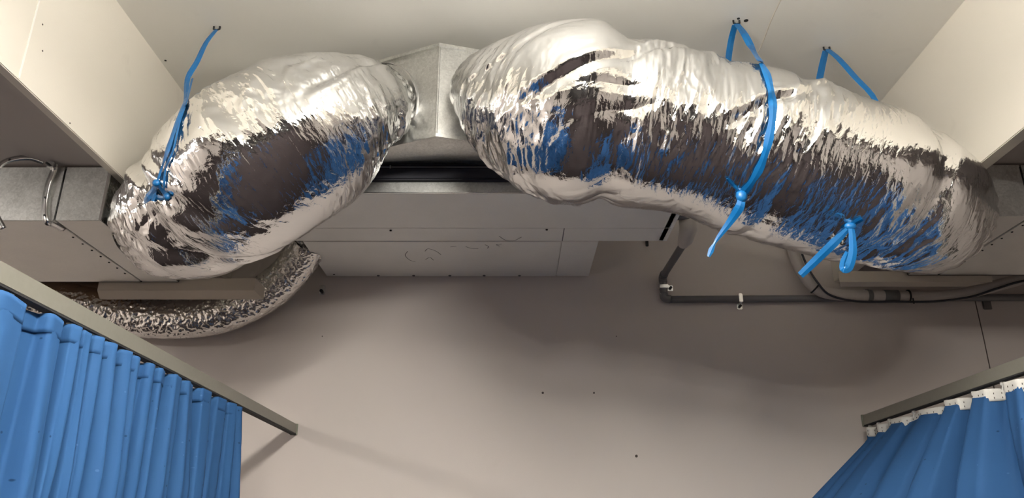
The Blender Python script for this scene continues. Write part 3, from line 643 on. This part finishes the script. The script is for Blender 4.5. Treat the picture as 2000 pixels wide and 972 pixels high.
def curtain(name, label, keys, xc, ztop, zbot, amp, shift, nv, seed, parts, sharp=1.0, y0=0.2):
    """keys: where each pleat comes forward along the track; alternating pleats make the cloth"""
    t = thing(name, label, 'curtain', (xc, keys[len(keys) // 2], ztop))
    n = len(keys); us = np.linspace(0, n - 1, (n - 1) * 22 + 1)
    Y = np.interp(us, np.arange(n), keys)
    Vv = np.linspace(0, 1, nv) ** 1.15
    U, V = np.meshgrid(us, Vv, indexing='ij')
    Yg = np.repeat(Y[:, None], nv, 1)
    dep = V * (ztop - zbot)
    wob = perlin(U * 0.55 + seed, V * 1.6 + 3, U * 0 + seed)
    wob2 = perlin(U * 0.9 + seed + 9, dep * 1.2 + 3, U * 0 + 2 * seed)
    A = amp * (0.55 + 0.45 * np.clip(dep * 3, 0, 1)) * (1 + 0.7 * perlin(U * 0.5, V * 0 + 5.5, U * 0 + seed))
    ph = 2 * PI * (U + 0.45 * wob * np.clip(dep * 2.2, 0, 1))
    c = np.cos(ph); c = np.sign(c) * np.abs(c) ** sharp
    gap = np.gradient(Y, us)[:, None]
    Xg = xc + A * c + 0.012 * wob2 + 0.18 * A * np.cos(3.1 * ph + 2 * wob2)
    Yg = Yg + np.clip(gap, 0, 0.2) * 0.16 * np.sin(2 * ph) * 0.5 + 0.02 * wob2 * dep
    Zg = ztop - dep + 0.004 * np.cos(ph * 1.0 + 1) * np.clip(1 - dep * 4, 0, 1)
    if shift is not None: Xg, Yg = shift(Xg, Yg, Yg, dep)
    P = np.stack([Xg, Yg, Zg], -1)
    L = np.r_[0, np.cumsum(np.linalg.norm(np.diff(P[:, 0], axis=0), axis=1))]
    UV = np.stack([np.repeat(L[:, None], nv, 1), dep], -1)
    return t, P, UV, L
def solid(o, th, b=0):
    m = o.modifiers.new('thickness', 'SOLIDIFY'); m.thickness = th; m.offset = b
keysL = [0.86, 1.06, 1.24, 1.42, 1.631, 1.806, 1.876, 1.934, 1.984, 2.053, 2.154, 2.215, 2.326, 2.385, 2.49, 2.597, 2.74, 2.919, 3.02, 3.106]
t, P, UV, L = curtain('privacy_curtain', 'blue speckled curtain hanging in even pleats from the left track', keysL, TL + 0.004, 0.500, -1.45, 0.043, None, 70, 3.0, None, 0.75)
o = grid_object('cloth', P, UV, 'curtain', t); solid(o, 0.0015)
nb = 5; Vb = np.linspace(0, 0.046, nb)
top = P[:, 0]; nrmY = np.gradient(top[:, 1]); nrmX = np.gradient(top[:, 0]); ln = np.hypot(nrmX, nrmY); off = np.stack([nrmY / ln, -nrmX / ln, 0 * ln], -1) * 0.0016
H = np.stack([top + off * 1.0 - np.array([0, 0, Vb[j] - 0.001]) for j in range(nb)], 1)
o = grid_object('hem_band', H, np.stack([np.repeat(L[:, None], nb, 1), np.repeat(Vb[None], len(L), 0)], -1), 'curtain', t); solid(o, 0.0012)
for k in range(3, len(keysL)):
    y = keysL[k]; 
    bm = NB(); box(bm, TL - 0.006, TL + 0.006, y - 0.008, y + 0.008, 0.500, 0.513, 0.002); tube(bm, [(TL, y, 0.503), (TL + 0.004, y, 0.488)], 0.002, 6); obj('glider', bm, 'white', t)

def sweep(X, Yv, Y, dep):
    k = np.interp(Y, [2.3, 2.75, 3.05, 3.4, 3.7, 3.98], [0.0, 0.06, 0.45, 0.8, 1.0, 1.05])
    d = np.clip(dep - 0.02 - 0.05 * np.interp(Y, [3.7, 3.98], [0, 1]), 0, 0.75)
    return X - k * d, Yv
keysR = [1.6, 1.85, 2.15, 2.42, 2.64, 2.83, 3.02, 3.22, 3.50, 3.74, 3.86, 3.955]
t, P, UV, L = curtain('privacy_curtain', 'blue curtain with white header tape swept aside under the right track', keysR, TR - 0.004, 0.535, -1.45, 0.050, sweep, 70, 8.0, None, 0.85)
P[..., 1] = np.minimum(P[..., 1], WALL - 0.006)
o = grid_object('cloth', P, UV, 'curtain', t); solid(o, 0.0015)
top = P[:, 0]; nrmY = np.gradient(top[:, 1]); nrmX = np.gradient(top[:, 0]); ln = np.hypot(nrmX, nrmY) + 1e-9; off = np.stack([-nrmY / ln, nrmX / ln, 0 * ln], -1) * 0.0035
H = np.stack([top + off - np.array([0, 0, Vb[j] - 0.003]) for j in range(nb)], 1)
H[..., 1] = np.minimum(H[..., 1], WALL - 0.004)
o = grid_object('header_tape', H, np.stack([np.repeat(L[:, None], nb, 1), np.repeat(Vb[None], len(L), 0)], -1), 'tape', t); solid(o, 0.0012)
bm = NB(); acc = 0
for i in range(1, len(L)):
    if L[i] - acc > 0.028 and top[i, 1] > 2.2:
        acc = L[i]; q = top[i] + off[i] * 1.5
        for dz in (0.014, 0.030): box(bm, q[0] - 0.001, q[0] + 0.001, q[1] - 0.0008, q[1] + 0.0008, q[2] - dz - 0.004, q[2] - dz + 0.002)
o = obj('stitching', bm, 'dirt', t); o['kind'] = 'stuff'
for k in range(2, len(keysR)):
    y = keysR[k]
    bm = NB(); box(bm, TR - 0.006, TR + 0.006, y - 0.008, y + 0.008, 0.538, 0.553, 0.002); tube(bm, [(TR, y, 0.542), (TR - 0.006, y, 0.520)], 0.0022, 6); obj('glider', bm, 'white', t)
